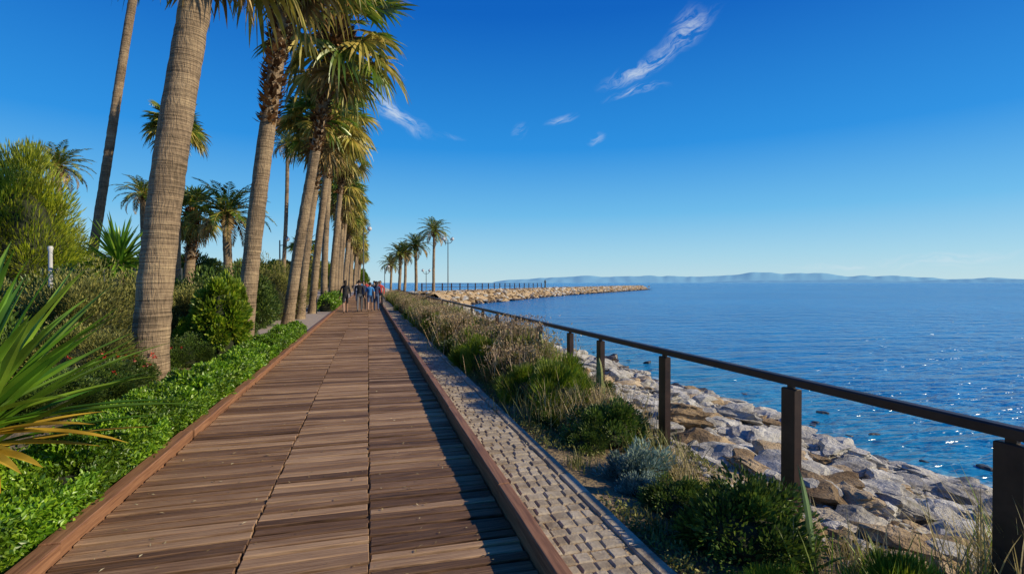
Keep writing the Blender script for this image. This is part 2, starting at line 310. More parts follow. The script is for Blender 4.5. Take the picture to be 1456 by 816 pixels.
for k in range(3600):
    yy=.6+ (random.random()**1.7)*50; sh=float(shore(yy)); x=random.uniform(2.95 if yy<4.2 else 3.35,sh+.1)
    t=(x-3.1)/(sh-3.1); s=random.choice([.05,.07,.1,.14,.18,.26])*random.uniform(.7,1.2)*(1+yy/35)
    if t>.9: s*=.7
    if x<3.5: s=min(s,.12)
    z=float(gz(x,yy))+s*.12; mi=1 if (t<.2 and random.random()<.6 or random.random()<.1) else 0
    if t>.96: mi=2
    putrock(rk,RV3 if (yy<9 and s>.12) else RV2,x,yy,z,s,mi)
for k in range(15000):
    yy=.6+(random.random()**1.5)*26; sh=float(shore(yy)); x=random.uniform(2.9,sh+.15); t=(x-3.1)/(sh-3.1)
    s=random.uniform(.015,.06)*(1+yy/25); putrock(rk,RV1,x,yy,float(gz(x,yy))+s*.3,s,0 if random.random()<(.92 if t>.3 else .6) else 1)
for (x,yy,s,mi) in [(3.9,5.2,.36,1),(3.75,4.3,.34,1),(4.4,4.7,.4,1),(4.0,3.5,.28,1),(4.7,3.6,.36,0),(5.4,4.3,.34,0),(4.3,6.4,.42,1),(3.8,7.4,.4,1),(5.2,5.8,.4,0),(5.6,3.2,.36,0),(6.3,5,.34,0),(4.1,9,.5,1),(4.9,8,.42,0),(3.8,2.6,.26,1),(4.5,2.5,.3,0),(3.7,10.8,.5,2),(3.6,11.9,.5,2),(6.8,3.8,.32,0),(6.2,6.5,.38,0),(5.7,8.5,.4,0)]:
    putrock(rk,RV4,x,yy,float(gz(x,yy))+s*.12,s,mi)
for k in range(36):
    yy=random.uniform(3,30); x=float(shore(yy))+random.random()**2*1.3; putrock(rk,RV2,x,yy,-1.52,random.uniform(.08,.22),2)
rk.build('shore_rocks',[M['rock'],M['rockt'],M['rockw']],False)
jt=MB(); jp=np.array([(6,66),(19,84),(30,100),(46,121),(80,160),(117,204)],float); jp[:,1]+=4
def jpos(s):
    seg=np.linalg.norm(np.diff(jp,axis=0),axis=1); cum=np.concatenate([[0],np.cumsum(seg)]); 
    return np.array([np.interp(s,cum,jp[:,0]),np.interp(s,cum,jp[:,1])]),cum[-1]
Lj=jpos(0)[1]
prof=[(-7,-2.6),(-3,.25),(3,.25),(7,-2.6)]
rows=[]
for s in np.linspace(0,Lj,40):
    c,_=jpos(s); c2,_=jpos(min(s+1,Lj)); c1,_=jpos(max(s-1,0)); t=(c2-c1)/np.linalg.norm(c2-c1); nn=np.array([t[1],-t[0]])
    for o_,z in prof: q=c+nn*o_; rows.append((q[0],q[1],z))
ix=np.arange(39)[:,None]*4+np.arange(3)[None]; jt.add(rows,np.stack([ix,ix+1,ix+5,ix+4],-1).reshape(-1,4),1)
for k in range(3600):
    s=random.uniform(0,Lj+2); c,_=jpos(min(s,Lj)); c1,_=jpos(max(min(s,Lj)-1,0)); t=(c-c1)/max(np.linalg.norm(c-c1),1e-6) if s>1 else np.array([.7,.7]); nn=np.array([t[1],-t[0]])
    o_=random.uniform(-1,6.2) if random.random()<.8 else random.uniform(-6,0)
    if s>Lj: c=c+t*random.uniform(0,4)
    z=.35 if abs(o_)<3 else .35-(abs(o_)-3)*.62
    if s>Lj: z=random.uniform(-1.6,.2)
    q=c+nn*o_; putrock(jt,RV2,q[0],q[1],z-.15,random.uniform(.25,.6),(1 if random.random()<.7 else 0) if z>-1.1 else 2)
jt.build('rock_jetty',[M['rock'],M['rockt'],M['rockw']])
jr=MB()
for s in np.arange(2,60,3.):
    c,_=jpos(s); boxes(jr,[(c[0],c[1],.9)],(.14,.14,1.3),.8,.01)
for s in np.arange(2,57,3.):
    a,_=jpos(s); b_,_=jpos(s+3)
    for zz in (.95,1.45): tube(jr,[(a[0],a[1],zz),(b_[0],b_[1],zz)],.03,6)
jr.build('jetty_railing',[M['rail']])
c,_=jpos(62); bo=MB(); tube(bo,[(c[0],c[1],.2),(c[0],c[1],1.6),(c[0],c[1],1.75),(c[0],c[1],2.3)],[.22,.18,.3,.12],10); bo.build('harbour_marker_post',[M['metal']])

# ---------------------------------------------------------------- palms
def fanfrond(mb,O,az,el,pl,br,droop,mi,r,nseg=22):
    O=np.array(O,float); hd=np.array([math.cos(az),math.sin(az),0]); up=np.array([0,0,1.])
    D=hd*math.cos(el)+up*math.sin(el)
    P=[O]; d=D.copy(); n=4
    for k in range(n): P.append(P[-1]+d*pl/n); d=d-up*.09*(1 if el>-.9 else 0); d/=np.linalg.norm(d)
    sd=np.array([-math.sin(az),math.cos(az),0]); roll=r.normal(0,.35)
    U=np.cross(d,sd); U/= np.linalg.norm(U); 
    if U[2]<0: U=-U
    S=np.cross(U,d); S2=S*math.cos(roll)+U*math.sin(roll); U=np.cross(d,S2); S=S2
    w=.022; rows=[]
    for q in P: rows+= [q-S*w,q+S*w]
    k=np.arange(n)[:,None]*2; mb.add(rows,np.concatenate([k,k+1,k+3,k+2],1),3 if mi<2 else 2)
    T=P[-1]; A=math.radians(r.uniform(95,125)); V=[];Fs=[];c=0
    for j in range(nseg):
        a=-A+2*A*j/(nseg-1)+r.normal(0,.03); dr=d*math.cos(a)+S*math.sin(a)
        Ls=br*(1-.22*(abs(a)/A)**2)*r.uniform(.88,1.08); wv=np.cross(U,dr); tl=.6*(1 if j%2 else -1); wv=wv*math.cos(tl)+U*math.sin(tl)
        base=T-d*.06; dd=droop*r.uniform(.6,1.5)
        for t,wd in ((0.02,.012),(.35,.042),(.62,.036),(.84,.017),(1,.002)):
            q=base+dr*Ls*t*(1-.25*dd*t*t)+U*(.10*math.cos(a)*t*Ls*-1+.12*abs(math.sin(a))*t*Ls)-up*dd*Ls*max(t-.25,0)**1.8
            V+= [q-wv*wd*br,q+wv*wd*br]
        for s in range(4): Fs.append([c+2*s,c+2*s+1,c+2*s+3,c+2*s+2])
        c+=10
    mb.add(V,Fs,mi)
def fancrown(seed,dead=16,live=40,skirt=1.0):
    r=np.random.default_rng(seed); mb=MB()
    for k in range(live):
        t=(k+.5)/live; el=math.radians(84-112*t+r.normal(0,7)); az=k*2.39996+r.normal(0,.15)
        mi=0 if t<.62 or r.random()<.35 else 1
        fanfrond(mb,(math.cos(az)*.12,math.sin(az)*.12,-.4*t),az,el,r.uniform(.8,1.3),r.uniform(.95,1.25),.15+.6*t,mi,r)
    for k in range(dead):
        el=math.radians(r.uniform(-82,-42)); az=k*2.39996
        fanfrond(mb,(math.cos(az)*.16,math.sin(az)*.16,-.45-.5*r.random()*skirt),az,el,r.uniform(.4,.8),r.uniform(.6,.9),.3,2 if r.random()<.7 else 1,r,14)
    P=rdir(260,r)*np.array([.26,.26,.55])+np.array([0,0,-.3]); leaves(mb,P,P*np.array([1,1,.2])+np.array([0,0,.25]),.35,.12,3)
    return mb.build('crown_tmp',[M['palm'],M['palmy'],M['dead'],M['boot']])
def pincrown(seed,n=40,Lf=2.6):
    r=np.random.default_rng(seed); mb=MB()
    for k in range(n):
        t=(k+.5)/n; el=math.radians(80-105*t+r.normal(0,5)); az=k*2.39996; hd=np.array([math.cos(az),math.sin(az),0]); sd=np.array([-math.sin(az),math.cos(az),0])
        P=[hd*.1]; a=el; ns=12; Ls=Lf*r.uniform(.85,1.1); ds=[]
        for s in range(ns):
            d=hd*math.cos(a)+np.array([0,0,math.sin(a)]); ds.append(d); P.append(P[-1]+d*Ls/ns); a-=(.10+.05*t)*(.5+s/ns)
        P=np.array(P); tube(mb,P,np.linspace(.03,.006,len(P)),4,1,False)
        mi=0 if t<.8 else 2
        q=np.linspace(.12,1,34); idx=np.minimum((q*ns).astype(int),ns-1); base=P[idx]+(np.array(ds)[idx]*((q*ns-idx)*Ls/ns)[:,None]); dd=np.array(ds)[idx]
        for sg in (-1,1):
            Dl=dd*.75+sd*sg*.8+np.array([0,0,.12])-np.array([0,0,1])*r.uniform(0,.5,(34,1))
            leaves(mb,base,Dl,.52*np.sin(q*2.6+.4).clip(.25,1)*Lf/2.6,.06,mi,N=np.cross(nrm(dd),sd*sg)+r.normal(0,.2,(34,3)))
    P=rdir(120,r)*np.array([.2,.2,.35])+np.array([0,0,-.3]); leaves(mb,P,P+np.array([0,0,.25]),.3,.1,3)
    return mb.build('crown_tmp',[M['palm'],M['palmy'],M['dead'],M['boot']])
fans=[fancrown(k) for k in range(5)]; pins=[pincrown(20+k) for k in range(2)]
crowns={'fan':[o.data for o in fans],'pin':[o.data for o in pins]}
for o in fans+pins: bpy.data.objects.remove(o)
def palm(x,y,h,r0,r1,lean=(0,0),kind='fan',boot=2.0,sc=1.0,z0=None,var=None,name='palm_tree',flare=.35):
    z=float(gz(x,y)) if z0 is None else z0; z-=.05
    n=max(14,int(h*9)); t=np.linspace(0,1,n)
    path=np.stack([lean[0]*(t**1.0)+.05*np.sin(t*5+x),lean[1]*t+.04*np.sin(t*4+y),t*h],1)
    rad=r1+(r0-r1)*(1-t)**1.0+ r0*flare*np.exp(-t*h/.35); rad*=1+R.normal(0,.012,n)
    mb=MB(); tube(mb,path,rad,22,0,True,.004)
    nb=int(boot*170)
    if nb:
        tt=1-R.random(nb)*boot/h; az=R.uniform(0,6.283,nb); c=np.stack([np.interp(tt,t,path[:,k]) for k in range(3)],1)
        od=np.stack([np.cos(az),np.sin(az),0*az],1); P=c+od*(r1*.95); leaves(mb,P,od*.9+np.array([0,0,1.])*R.uniform(.1,1.1,(nb,1)),R.uniform(.12,.26,nb),R.uniform(.08,.14,nb),1,N=od)
    t_=mb.build(name,[M['bark'],M['boot']],True,loc=(x,y,z))
    cr=crowns[kind][var if var is not None else random.randrange(len(crowns[kind]))]
    c=obj('crown',cr,t_,(path[-1][0],path[-1][1],h),random.uniform(0,6.28),sc)
    return t_
palm(-3.37,9.3,8.3,.25,.215,(.85,.3),boot=1.9,sc=1.05,var=0)
palm(-2.95,13.8,10.6,.205,.165,(1.1,.2),boot=5.1,sc=1.15,var=1)
palm(-2.9,20.6,11.4,.20,.165,(1.7,.2),boot=4.8,sc=1.5,var=2)
palm(-2.9,24.4,9.0,.19,.16,(.9,0),boot=3.2,sc=1.1,var=3)
palm(-2.8,28.5,10.6,.19,.16,(1.0,0),boot=3.5,sc=1.2,var=4)
yy=34.
k=1
while yy<175:
    palm(-2.8+random.uniform(-.15,.2),yy,random.uniform(9.0,11.2),.21,.17,(random.uniform(.3,.9),0),boot=3,sc=random.uniform(1.1,1.25),var=k%5); yy+=5.6 if yy<90 else 8; k+=1
def bgpalm(px,d,pytop,pxtop=None,kind='fan',sc=.8,boot=.6,r=.17,var=None):
    x,y=G(px,d); h=H(pytop,d); ln=((pxtop-px)/F*d*cs if pxtop else .2,0); palm(x,y,h,r*1.15,r,ln,kind,boot,sc,var=var)
bgpalm(112,21,-150,206,'fan',1.0,.8,.15)
bgpalm(255,24,176,250,'fan',.72,.5,.14,1)
bgpalm(90,34,235,85,'pin',.85,.5,.17)
bgpalm(322,23,300,325,'pin',.8,.8,.17)
bgpalm(268,26,300,272,'fan',.8,2.5,.22)
bgpalm(402,48,205,410,'pin',.8,1,.16)
bgpalm(205,30,275,205,'pin',.6,.4,.15)
bgpalm(432,36,350,433,'fan',.6,.6,.15)
bgpalm(568,74,358,569,'pin',1.0,.6,.2); bgpalm(575,82,352,577,'pin',.9,.6,.2)
bgpalm(591,76,343,592,'pin',1.1,.6,.2); bgpalm(617,74,318,617,'pin',1.1,.8,.18); bgpalm(556,95,372,556,'pin',1,.5,.2)

# ---------------------------------------------------------------- street lamps
def lamp(x,y,h,double=True,name='street_lamp'):
    z=float(gz(x,y)); mb=MB(); tube(mb,[(0,0,0),(0,0,.5),(0,0,.55),(0,0,h)],[.14,.14,.08,.055],10,0)
    for sx in ((-1,1) if double else (1,)):
        aa=[(0,0,h-.5)]+[(sx*(.6*math.sin(t)),0,h-.5+.45*(1-math.cos(t))) for t in (.4,.8,1.2,1.57)]
        tube(mb,aa,.04,6,0); V,Fc=ICO[3]; mb.add(V*np.array([.25,.25,.23])+np.array([sx*.62,0,h+.12]),Fc,1); tube(mb,[(sx*.62,0,h+.32),(sx*.62,0,h+.42)],[.12,.03],8,0)
    mb.build(name,[M['metal'],M['white']],True,loc=(x,y,z))
x,y=G(637,72); lamp(x,y,H(330,72)); x,y=G(517,55); lamp(x,y,H(326,55),False)
x,y=G(606,95); lamp(x,y,5); x,y=G(547,90); lamp(x,y,4.5,False)
x,y=G(398,48); lamp(x,y,H(342,48),False)

# ---------------------------------------------------------------- shrubs
def shrubmesh(seed,rx,ry,h,n,Ll,Lw,ms,mi_p=None,clumps=34,up=.4,core=True,stalks=0,stalkm=1,taper=0,cmat='core'):
    r=np.random.default_rng(seed); mb=MB(); dm=rdir(clumps,r); dm[:,2]=np.abs(dm[:,2])
    cc=dm*r.uniform(.45,.92,(clumps,1))*np.array([rx,ry,h*.8])+np.array([0,0,h*.18])
    if taper: cc[:,:2]*=(1-taper*np.clip(cc[:,2:]/h,0,1))
    cr=r.uniform(.16,.34,clumps)*min(rx,ry,h)*1.1
    idx=r.integers(0,clumps,n); dr=rdir(n,r); P=cc[idx]+dr*(cr[idx]*r.random(n)**.4)[:,None]
    P[:,2]=np.maximum(P[:,2],.01)
    ctr=np.array([0,0,h*.3]); D=nrm(P-ctr)*.6+dr*.7+np.array([0,0,up])
    s=r.uniform(.6,1.25,n); leaves(mb,P,D,Ll*s,Lw*s,0)
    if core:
        V,Fc=ICO[3]; V=V*(1+.18*fbm(V+seed,1.5,2))[:,None]; V=V*np.array([rx,ry,h*.62])*.62+np.array([0,0,h*.30]); mb.add(V,Fc,len(ms))  # solid dark lump added inside the leaves to block light
    if stalks:
        Pb=np.stack([r.normal(0,rx*.45,stalks),r.normal(0,ry*.45,stalks),np.full(stalks,h*.3)],1)
        blades(mb,Pb,r.uniform(0,6.28,stalks),r.uniform(0,.55,stalks),r.uniform(.5,.95,stalks)*h,.012,r.uniform(0,.3,stalks),1 if len(ms)>1 else 0,4)
        q=r.integers(0,stalks,stalks*4); P2=Pb[q]+np.stack([r.normal(0,.1,len(q)),r.normal(0,.1,len(q)),h*r.uniform(.35,.8,len(q))],1); leaves(mb,P2,rdir(len(q),r)+np.array([0,0,.8]),.05,.018,1 if len(ms)>1 else 0)
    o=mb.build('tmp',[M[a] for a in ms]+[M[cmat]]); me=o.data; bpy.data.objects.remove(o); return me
SH={
 'dark':[shrubmesh(1,.5,.5,.55,9000,.05,.022,['dark']),shrubmesh(2,.5,.45,.5,9000,.045,.02,['dark'])],
 'needle':[shrubmesh(3,.55,.5,.75,9000,.10,.010,['bright'],up=1.1,clumps=26),shrubmesh(4,.5,.55,.7,9000,.09,.010,['bright'],up=1.2,clumps=24)],
 'silver':[shrubmesh(5,.35,.35,.32,7000,.045,.014,['silver'],up=.6,clumps=28)],
 'stalk':[shrubmesh(6,.5,.6,.75,7000,.08,.014,['olive','pink'],up=1.0,stalks=190),shrubmesh(7,.55,.6,.7,7000,.08,.013,['bright','dry'],up=1.0,stalks=220),shrubmesh(8,.5,.6,.7,7000,.07,.015,['bright','pink'],up=.9,stalks=120)],
 'big_olive':[shrubmesh(9,1.3,1.2,1.7,26000,.075,.022,['olive'],clumps=70),shrubmesh(10,1.2,1.3,1.6,26000,.075,.022,['olive'],clumps=70)],
 'big_dark':[shrubmesh(11,1.2,1.2,1.6,24000,.09,.04,['dark'],clumps=60),shrubmesh(12,1.3,1.2,1.4,24000,.08,.035,['dark'],clumps=60)],
 'big_bright':[shrubmesh(13,.6,.6,2.0,12000,.11,.055,['bright'],clumps=60,up=.1)],
 'conif':[shrubmesh(14,1.7,1.7,4.6,40000,.17,.022,['conif'],clumps=110,up=.7,taper=.45),shrubmesh(15,1.6,1.6,4.0,36000,.17,.022,['conif'],clumps=100,up=.7,taper=.35)],
 'tree':[shrubmesh(16,2.4,2.4,4.5,22000,.26,.12,['dark'],clumps=70),shrubmesh(17,2.6,2.2,4.2,22000,.26,.12,['olive'],clumps=70),shrubmesh(18,2.4,2.4,4.0,20000,.26,.12,['bright'],clumps=60)],
}
def shrub(kind,x,y,s=1,zs=None,name='shrub',var=None):
    L_=SH[kind]; me=L_[var if var is not None else random.randrange(len(L_))]
    o=obj(name,me,None,(x,y,float(gz(x,y))-.03),random.uniform(0,6.28),(s,s,zs or s)); return o
for (x,y,s,k) in [(2.3,2.75,.9,'dark'),(2.2,3.3,.55,'dark'),(2.3,4.02,.95,'silver'),(2.12,3.7,.55,'silver'),(2.5,5.1,.95,'dark'),(2.15,4.85,.5,'dark'),
    (2.4,6.2,1.05,'needle'),(2.2,6.9,.85,'needle'),(2.7,7.1,1.0,'needle'),(2.25,7.8,.9,'stalk'),(2.6,8.4,1.05,'stalk'),(2.7,3.5,.35,'needle'),(2.05,5.7,.45,'dark'),(1.95,2.1,.45,'needle'),(2.65,1.95,.55,'needle'),(2.8,5.9,.6,'stalk')]:
    shrub(k,x,y,s,name='coastal_shrub')
y=8.9
while y<60:
    for x in (2.15,2.6,3.0):
        shrub(random.choice(['stalk','stalk','stalk','stalk','needle','needle','dark']) ,x+random.uniform(-.12,.12),y+random.uniform(-.3,.3),random.uniform(.8,1.15),random.uniform(.85,1.35),name='coastal_shrub')
    y+=.85 if y<30 else 1.4
for k in range(22):
    y=random.uniform(8,45); shrub('dark' if k%2 else 'stalk',random.uniform(3.3,4.2),y,random.uniform(.6,.9),name='coastal_shrub')
def grass(x,y,n,h,mt,sp,name='dry_grass',w=.007,z=None):
    mb=MB(); P=np.stack([R.normal(0,sp,n),R.normal(0,sp,n),np.zeros(n)],1); P[:,2]=gz(x+P[:,0],y+P[:,1])-float(gz(x,y))
    blades(mb,P,R.uniform(0,6.28,n),np.abs(R.normal(0,.25,n)),R.uniform(.5,1.1,n)*h,w,R.uniform(.1,.8,n),0,5)
    mb.build(name,[M[mt]],loc=(x,y,float(gz(x,y))))
for (x,y,n,h,mt,sp) in [(3.3,1.75,380,.75,'dry',.14),(3.45,2.05,150,.55,'dry',.13),(3.5,1.85,200,.6,'bright',.14),(2.75,2.35,160,.35,'dry',.18),(2.6,1.9,260,.4,'bright',.2),(3.4,1.4,300,.8,'bright',.2),(2.85,3.2,110,.32,'dry',.15),(2.75,4.5,130,.35,'olive',.15),(2.6,3.9,90,.4,'dry',.12),(1.85,4.3,80,.15,'olive',.08),(1.85,3.0,80,.14,'olive',.08),(2.9,5.4,160,.5,'dry',.15)]:
    grass(x,y,n,h,mt,sp)
for k in range(34):
    y=random.uniform(5.5,16); x=random.uniform(1.85,3.3); grass(x,y,130,random.uniform(.35,.7),random.choice(['dry','dry','olive','bright']),.2)
gc=MB(); n=60000; X=R.uniform(1.66,3.3,n); Y=1.2+R.random(n)**1.4*14; ok=(np.sin(X*5+Y*2.1)+np.cos(Y*3.1-X*2)+R.normal(0,.3,n))>np.where(Y<6,.25,-.4); X=X[ok];Y=Y[ok]; P=np.stack([X,Y,gz(X,Y)+R.uniform(0,.06,len(X))],1)
leaves(gc,P,rdir(len(X))+np.array([0,0,.7]),.035,.014,0); gc.build('ground_cover',[M['olive']])
def cactus(x,y,cols,name='columnar_cactus'):
    mb=MB()
    for (dx,dy,h,r) in cols:
        ns=24; th=np.linspace(0,2*np.pi,ns,endpoint=False); rr=1+.16*np.cos(th*8); zz=np.linspace(0,h,12); rad=r*np.array([.75,.95,1,1.05,1,1.03,1,.98,.95,.85,.62,.15])
        V=np.stack([np.stack([dx+rd*rr*np.cos(th)+.03*math.sin(z*3),dy+rd*rr*np.sin(th),np.full(ns,z)],1) for z,rd in zip(zz,rad)]).reshape(-1,3)
        i=np.arange(11)[:,None]*ns; j=np.arange(ns)[None]; mb.add(V,np.stack([i+j,i+(j+1)%ns,i+ns+(j+1)%ns,i+ns+j],-1).reshape(-1,4),0)
        k=220; a=R.integers(0,8,k)*np.pi/4; z=R.uniform(.05,h*.93,k); P=np.stack([dx+r*1.14*np.cos(a)+.03*np.sin(z*3),dy+r*1.14*np.sin(a),z],1); leaves(mb,P,np.stack([np.cos(a),np.sin(a),0*a],1)+rdir(k)*.6,.03,.003,1)
    mb.build(name,[M['cactus'],M['dry']],True,loc=(x,y,float(gz(x,y))))
x,y=G(850,6.9); cactus(x,y,[(0,0,.84,.045),(.1,.12,.55,.04)])
x,y=G(767,9.0); cactus(x,y,[(0,0,.95,.05),(-.12,.05,.7,.045)])
x,y=G(1155,3.0); ag=MB(); vblades(ag,np.zeros((5,3)),np.array([2.2,5.,.6,3.6,1.5]),np.array([.05,.5,.6,.7,.35]),np.array([.68,.3,.28,.26,.34]),np.array([.095,.06,.06,.06,.06]),np.array([.12,.4,.3,.5,.3]),0,9,.3); ag.build('agave_plant',[M['agaveb']],True,loc=(x,y,float(gz(x,y))))

# ---------------------------------------------------------------- hedge
hd=MB()
def hedge(mb,x0,x1,y0,y1,n,h,L_,W_,m=0,bias=1.5):
    X=R.uniform(x0,x1,n); Y=y0+R.random(n)**bias*(y1-y0)
    u=(X-x0)/(x1-x0); Z=h*(1-np.abs(2*u-1)**5*.7)*(.75+.24*np.sin(X*6+Y*3.3)*np.cos(Y*5.1-X*3)+.14*np.sin(Y*11+X*9)+.1*np.sin(Y*23-X*19))
    dep=np.abs(R.normal(0,.35,n)).clip(0,1); Zp=Z*(1-dep*.6); P=np.stack([X+.03*np.sin(Y*7),Y,Zp],1); 
    D=rdir(n)*.8+np.stack([(u-.5)*1.2,0*u,.7+0*u],1); s=R.uniform(.6,1.3,n); leaves(mb,P,D,L_*s,W_*s,m)
    k=n//4; Y=y0+R.random(k)**bias*(y1-y0); z=R.random(k)*h*.75; xx=np.where(R.random(k)<.75,x1+R.normal(0,.03,k)+.04*np.sin(Y*5),x0+R.normal(0,.03,k)); P=np.stack([xx,Y,z],1); leaves(mb,P,rdir(k)+np.array([.5,0,.4]),L_,W_,m)
hedge(hd,-2.75,-1.92,1.4,8,120000,.36,.04,.02)
hedge(hd,-2.55,-1.92,7.5,17.2,60000,.38,.06,.03,bias=1.1)
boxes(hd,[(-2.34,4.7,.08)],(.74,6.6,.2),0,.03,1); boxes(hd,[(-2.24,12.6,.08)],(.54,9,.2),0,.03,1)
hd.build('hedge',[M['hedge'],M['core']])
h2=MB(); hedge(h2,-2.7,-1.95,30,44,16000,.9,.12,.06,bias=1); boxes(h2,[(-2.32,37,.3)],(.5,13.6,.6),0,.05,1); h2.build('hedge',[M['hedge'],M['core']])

# ---------------------------------------------------------------- yucca / agave
def yucca(x,y,z,n,L_,W_,mt,ymt=None,name='yucca_plant',trunk=0,tmin=.15,tmax=1.5,curv=.5):
    mb=MB(); P=np.stack([R.normal(0,.03,n),R.normal(0,.03,n),trunk+R.uniform(-.12,.12,n)],1)
    q=R.random(n); t=tmin+(tmax-tmin)*q; az=np.arange(n)*2.39996
    vblades(mb,P,az,t,L_*R.uniform(.8,1.1,n),W_*R.uniform(.8,1.15,n),curv*R.uniform(.3,1.3,n),0,9)
    if ymt:
        k=14; vblades(mb,P[:k],R.uniform(-1.2,.9,k),R.uniform(1.2,1.55,k),L_*R.uniform(.55,.85,k),W_,R.uniform(.2,.6,k),1,8)
    if trunk: tube(mb,[(0,0,-.2),(0,0,trunk*.5),(.02,0,trunk)],[.1,.085,.1],10,2)
    mb.build(name,[M[mt],M[ymt] if ymt else M[mt],M['bark']],False,loc=(x,y,z))
yucca(-2.75,4.5,.0,100,1.4,.09,'agave','yellow','agave_plant',.45,.1,1.4,.32)
x,y=G(168,12); yucca(x,y,.3,150,1.05,.07,'agave',None,'yucca_plant',1.75,.1,2.0,.15)

# ---------------------------------------------------------------- left garden
for (px,d,kind,s,zs,var) in [(30,9.5,'big_olive',1.1,1.05,0),(110,9.5,'big_olive',1.05,1.1,1),(-60,8,'big_dark',1,1,0),(165,10.5,'big_olive',1,1.15,0),(20,7.2,'big_dark',.75,.7,0),(110,7.5,'big_olive',.7,.65,1),(60,13,'big_dark',1.2,1.35,1),(-20,13,'big_dark',1.3,1.3,0),
    (265,11.5,'big_olive',.8,.95,1),(312,10.6,'big_bright',.9,1.05,0),(325,10.9,'big_bright',.55,1.15,0),(300,11.6,'big_bright',.8,.75,0),(230,13,'big_dark',1,1.1,1),(285,14,'big_dark',1,1.2,0),(385,22,'big_olive',1.0,1.6,0),(365,20,'big_dark',.8,1.1,1),(340,18,'big_dark',1.1,1.4,0),(200,12,'big_olive',.9,1.1,1),
    (160,8.6,'big_dark',.55,.45,0),(130,6.8,'big_dark',.5,.4,1),(60,6.2,'big_dark',.5,.35,0),(255,9.8,'big_dark',.45,.42,1),(175,7.6,'big_dark',.4,.35,0),(330,14.5,'big_dark',.5,.6,1),(395,26,'big_dark',1,1,0),(414,30,'big_olive',1,1.2,0),(270,10.4,'big_bright',.45,.6,0),(140,11.5,'big_bright',.9,.85,0)]:
    x,y=G(px,d); shrub(kind,x,y,s,zs,name='garden_shrub',var=var)
for (px,d,s,zs,var) in [(25,17,1.35,1.5,0),(85,18.5,1.0,1.0,1),(-50,16,1.2,1.35,1),(-10,21,1.2,1.4,0)]:
    x,y=G(px,d); o=shrub('conif',x,y,s,zs,name='cypress_tree',var=var)
    tk=MB(); tube(tk,[(0,0,0),(0,0,1.2),(.05,0,3)],[.14,.1,.04],8); tk.build('trunk',[M['bark']],True,parent=o)
for (px,d,s) in [(70,45,1),(150,40,.9),(200,38,.8),(235,42,1),(285,40,.9),(340,38,.8),(375,50,1),(400,70,1.2),(425,95,1.5),(120,60,1.2),(20,50,1.2),(180,70,1.4),(350,60,1.1),(440,120,1.8),(455,150,2),(470,180,2),(490,230,2.2),(510,300,2.6)]:
    x,y=G(px,d); shrub('tree',x,y,s,name='background_tree')
fl=MB()
for (px,d) in [(165,7.4),(190,7.8),(150,7.0),(205,8.2)]:
    x,y=G(px,d); n=8; P=np.array([x,y,.50])+R.normal(0,1,(n,3))*np.array([.28,.28,.08]); 
    for k in range(5): leaves(fl,P,rdir(n)+np.array([0,0,.3]),.045,.025,0)
fl.build('red_flowers',[M['red']])
x,y=G(378,21.5); pt=MB(); tube(pt,[(0,0,0),(0,0,.04),(0,0,.38),(0,0,.42),(0,0,.40)],[.16,.17,.24,.26,.2],18,0)
P=rdir(700)*np.array([.26,.26,.24])+np.array([0,0,.55]); leaves(pt,P,rdir(700)+np.array([0,0,.5]),.09,.04,1); P=rdir(160)*np.array([.28,.28,.26])+np.array([0,0,.58]); leaves(pt,P,rdir(160),.07,.05,2)
m_blue=surfmat('blue_glaze',[(.3,(.01,.12,.45)),(.7,(.02,.18,.6))],4,rough=.25,bump=.03)
pt.build('flower_pot',[m_blue,M['bright'],M['yellow']],True,loc=(x,y,.0))
x,y=G(72,11.5); bl=MB(); tube(bl,[(0,0,0),(0,0,H(354,11.5)-.05),(0,0,H(353,11.5)),(0,0,H(350,11.5))],[.04,.04,.055,.04],12); bl.build('white_post',[M['white']],True,loc=(x,y,0))
fe=MB()
for k in range(10):
    x,y=G(60+k*22,14+.0*k); tube(fe,[(x,y,0),(x,y,2.0)],.025,6)
pa=[(*G(60+k*22,14),1.95) for k in range(10)]; tube(fe,pa,.015,5); tube(fe,[(a,b_,1.2) for a,b_,_ in pa],.015,5)
fe.build('wire_fence',[M['metal']])

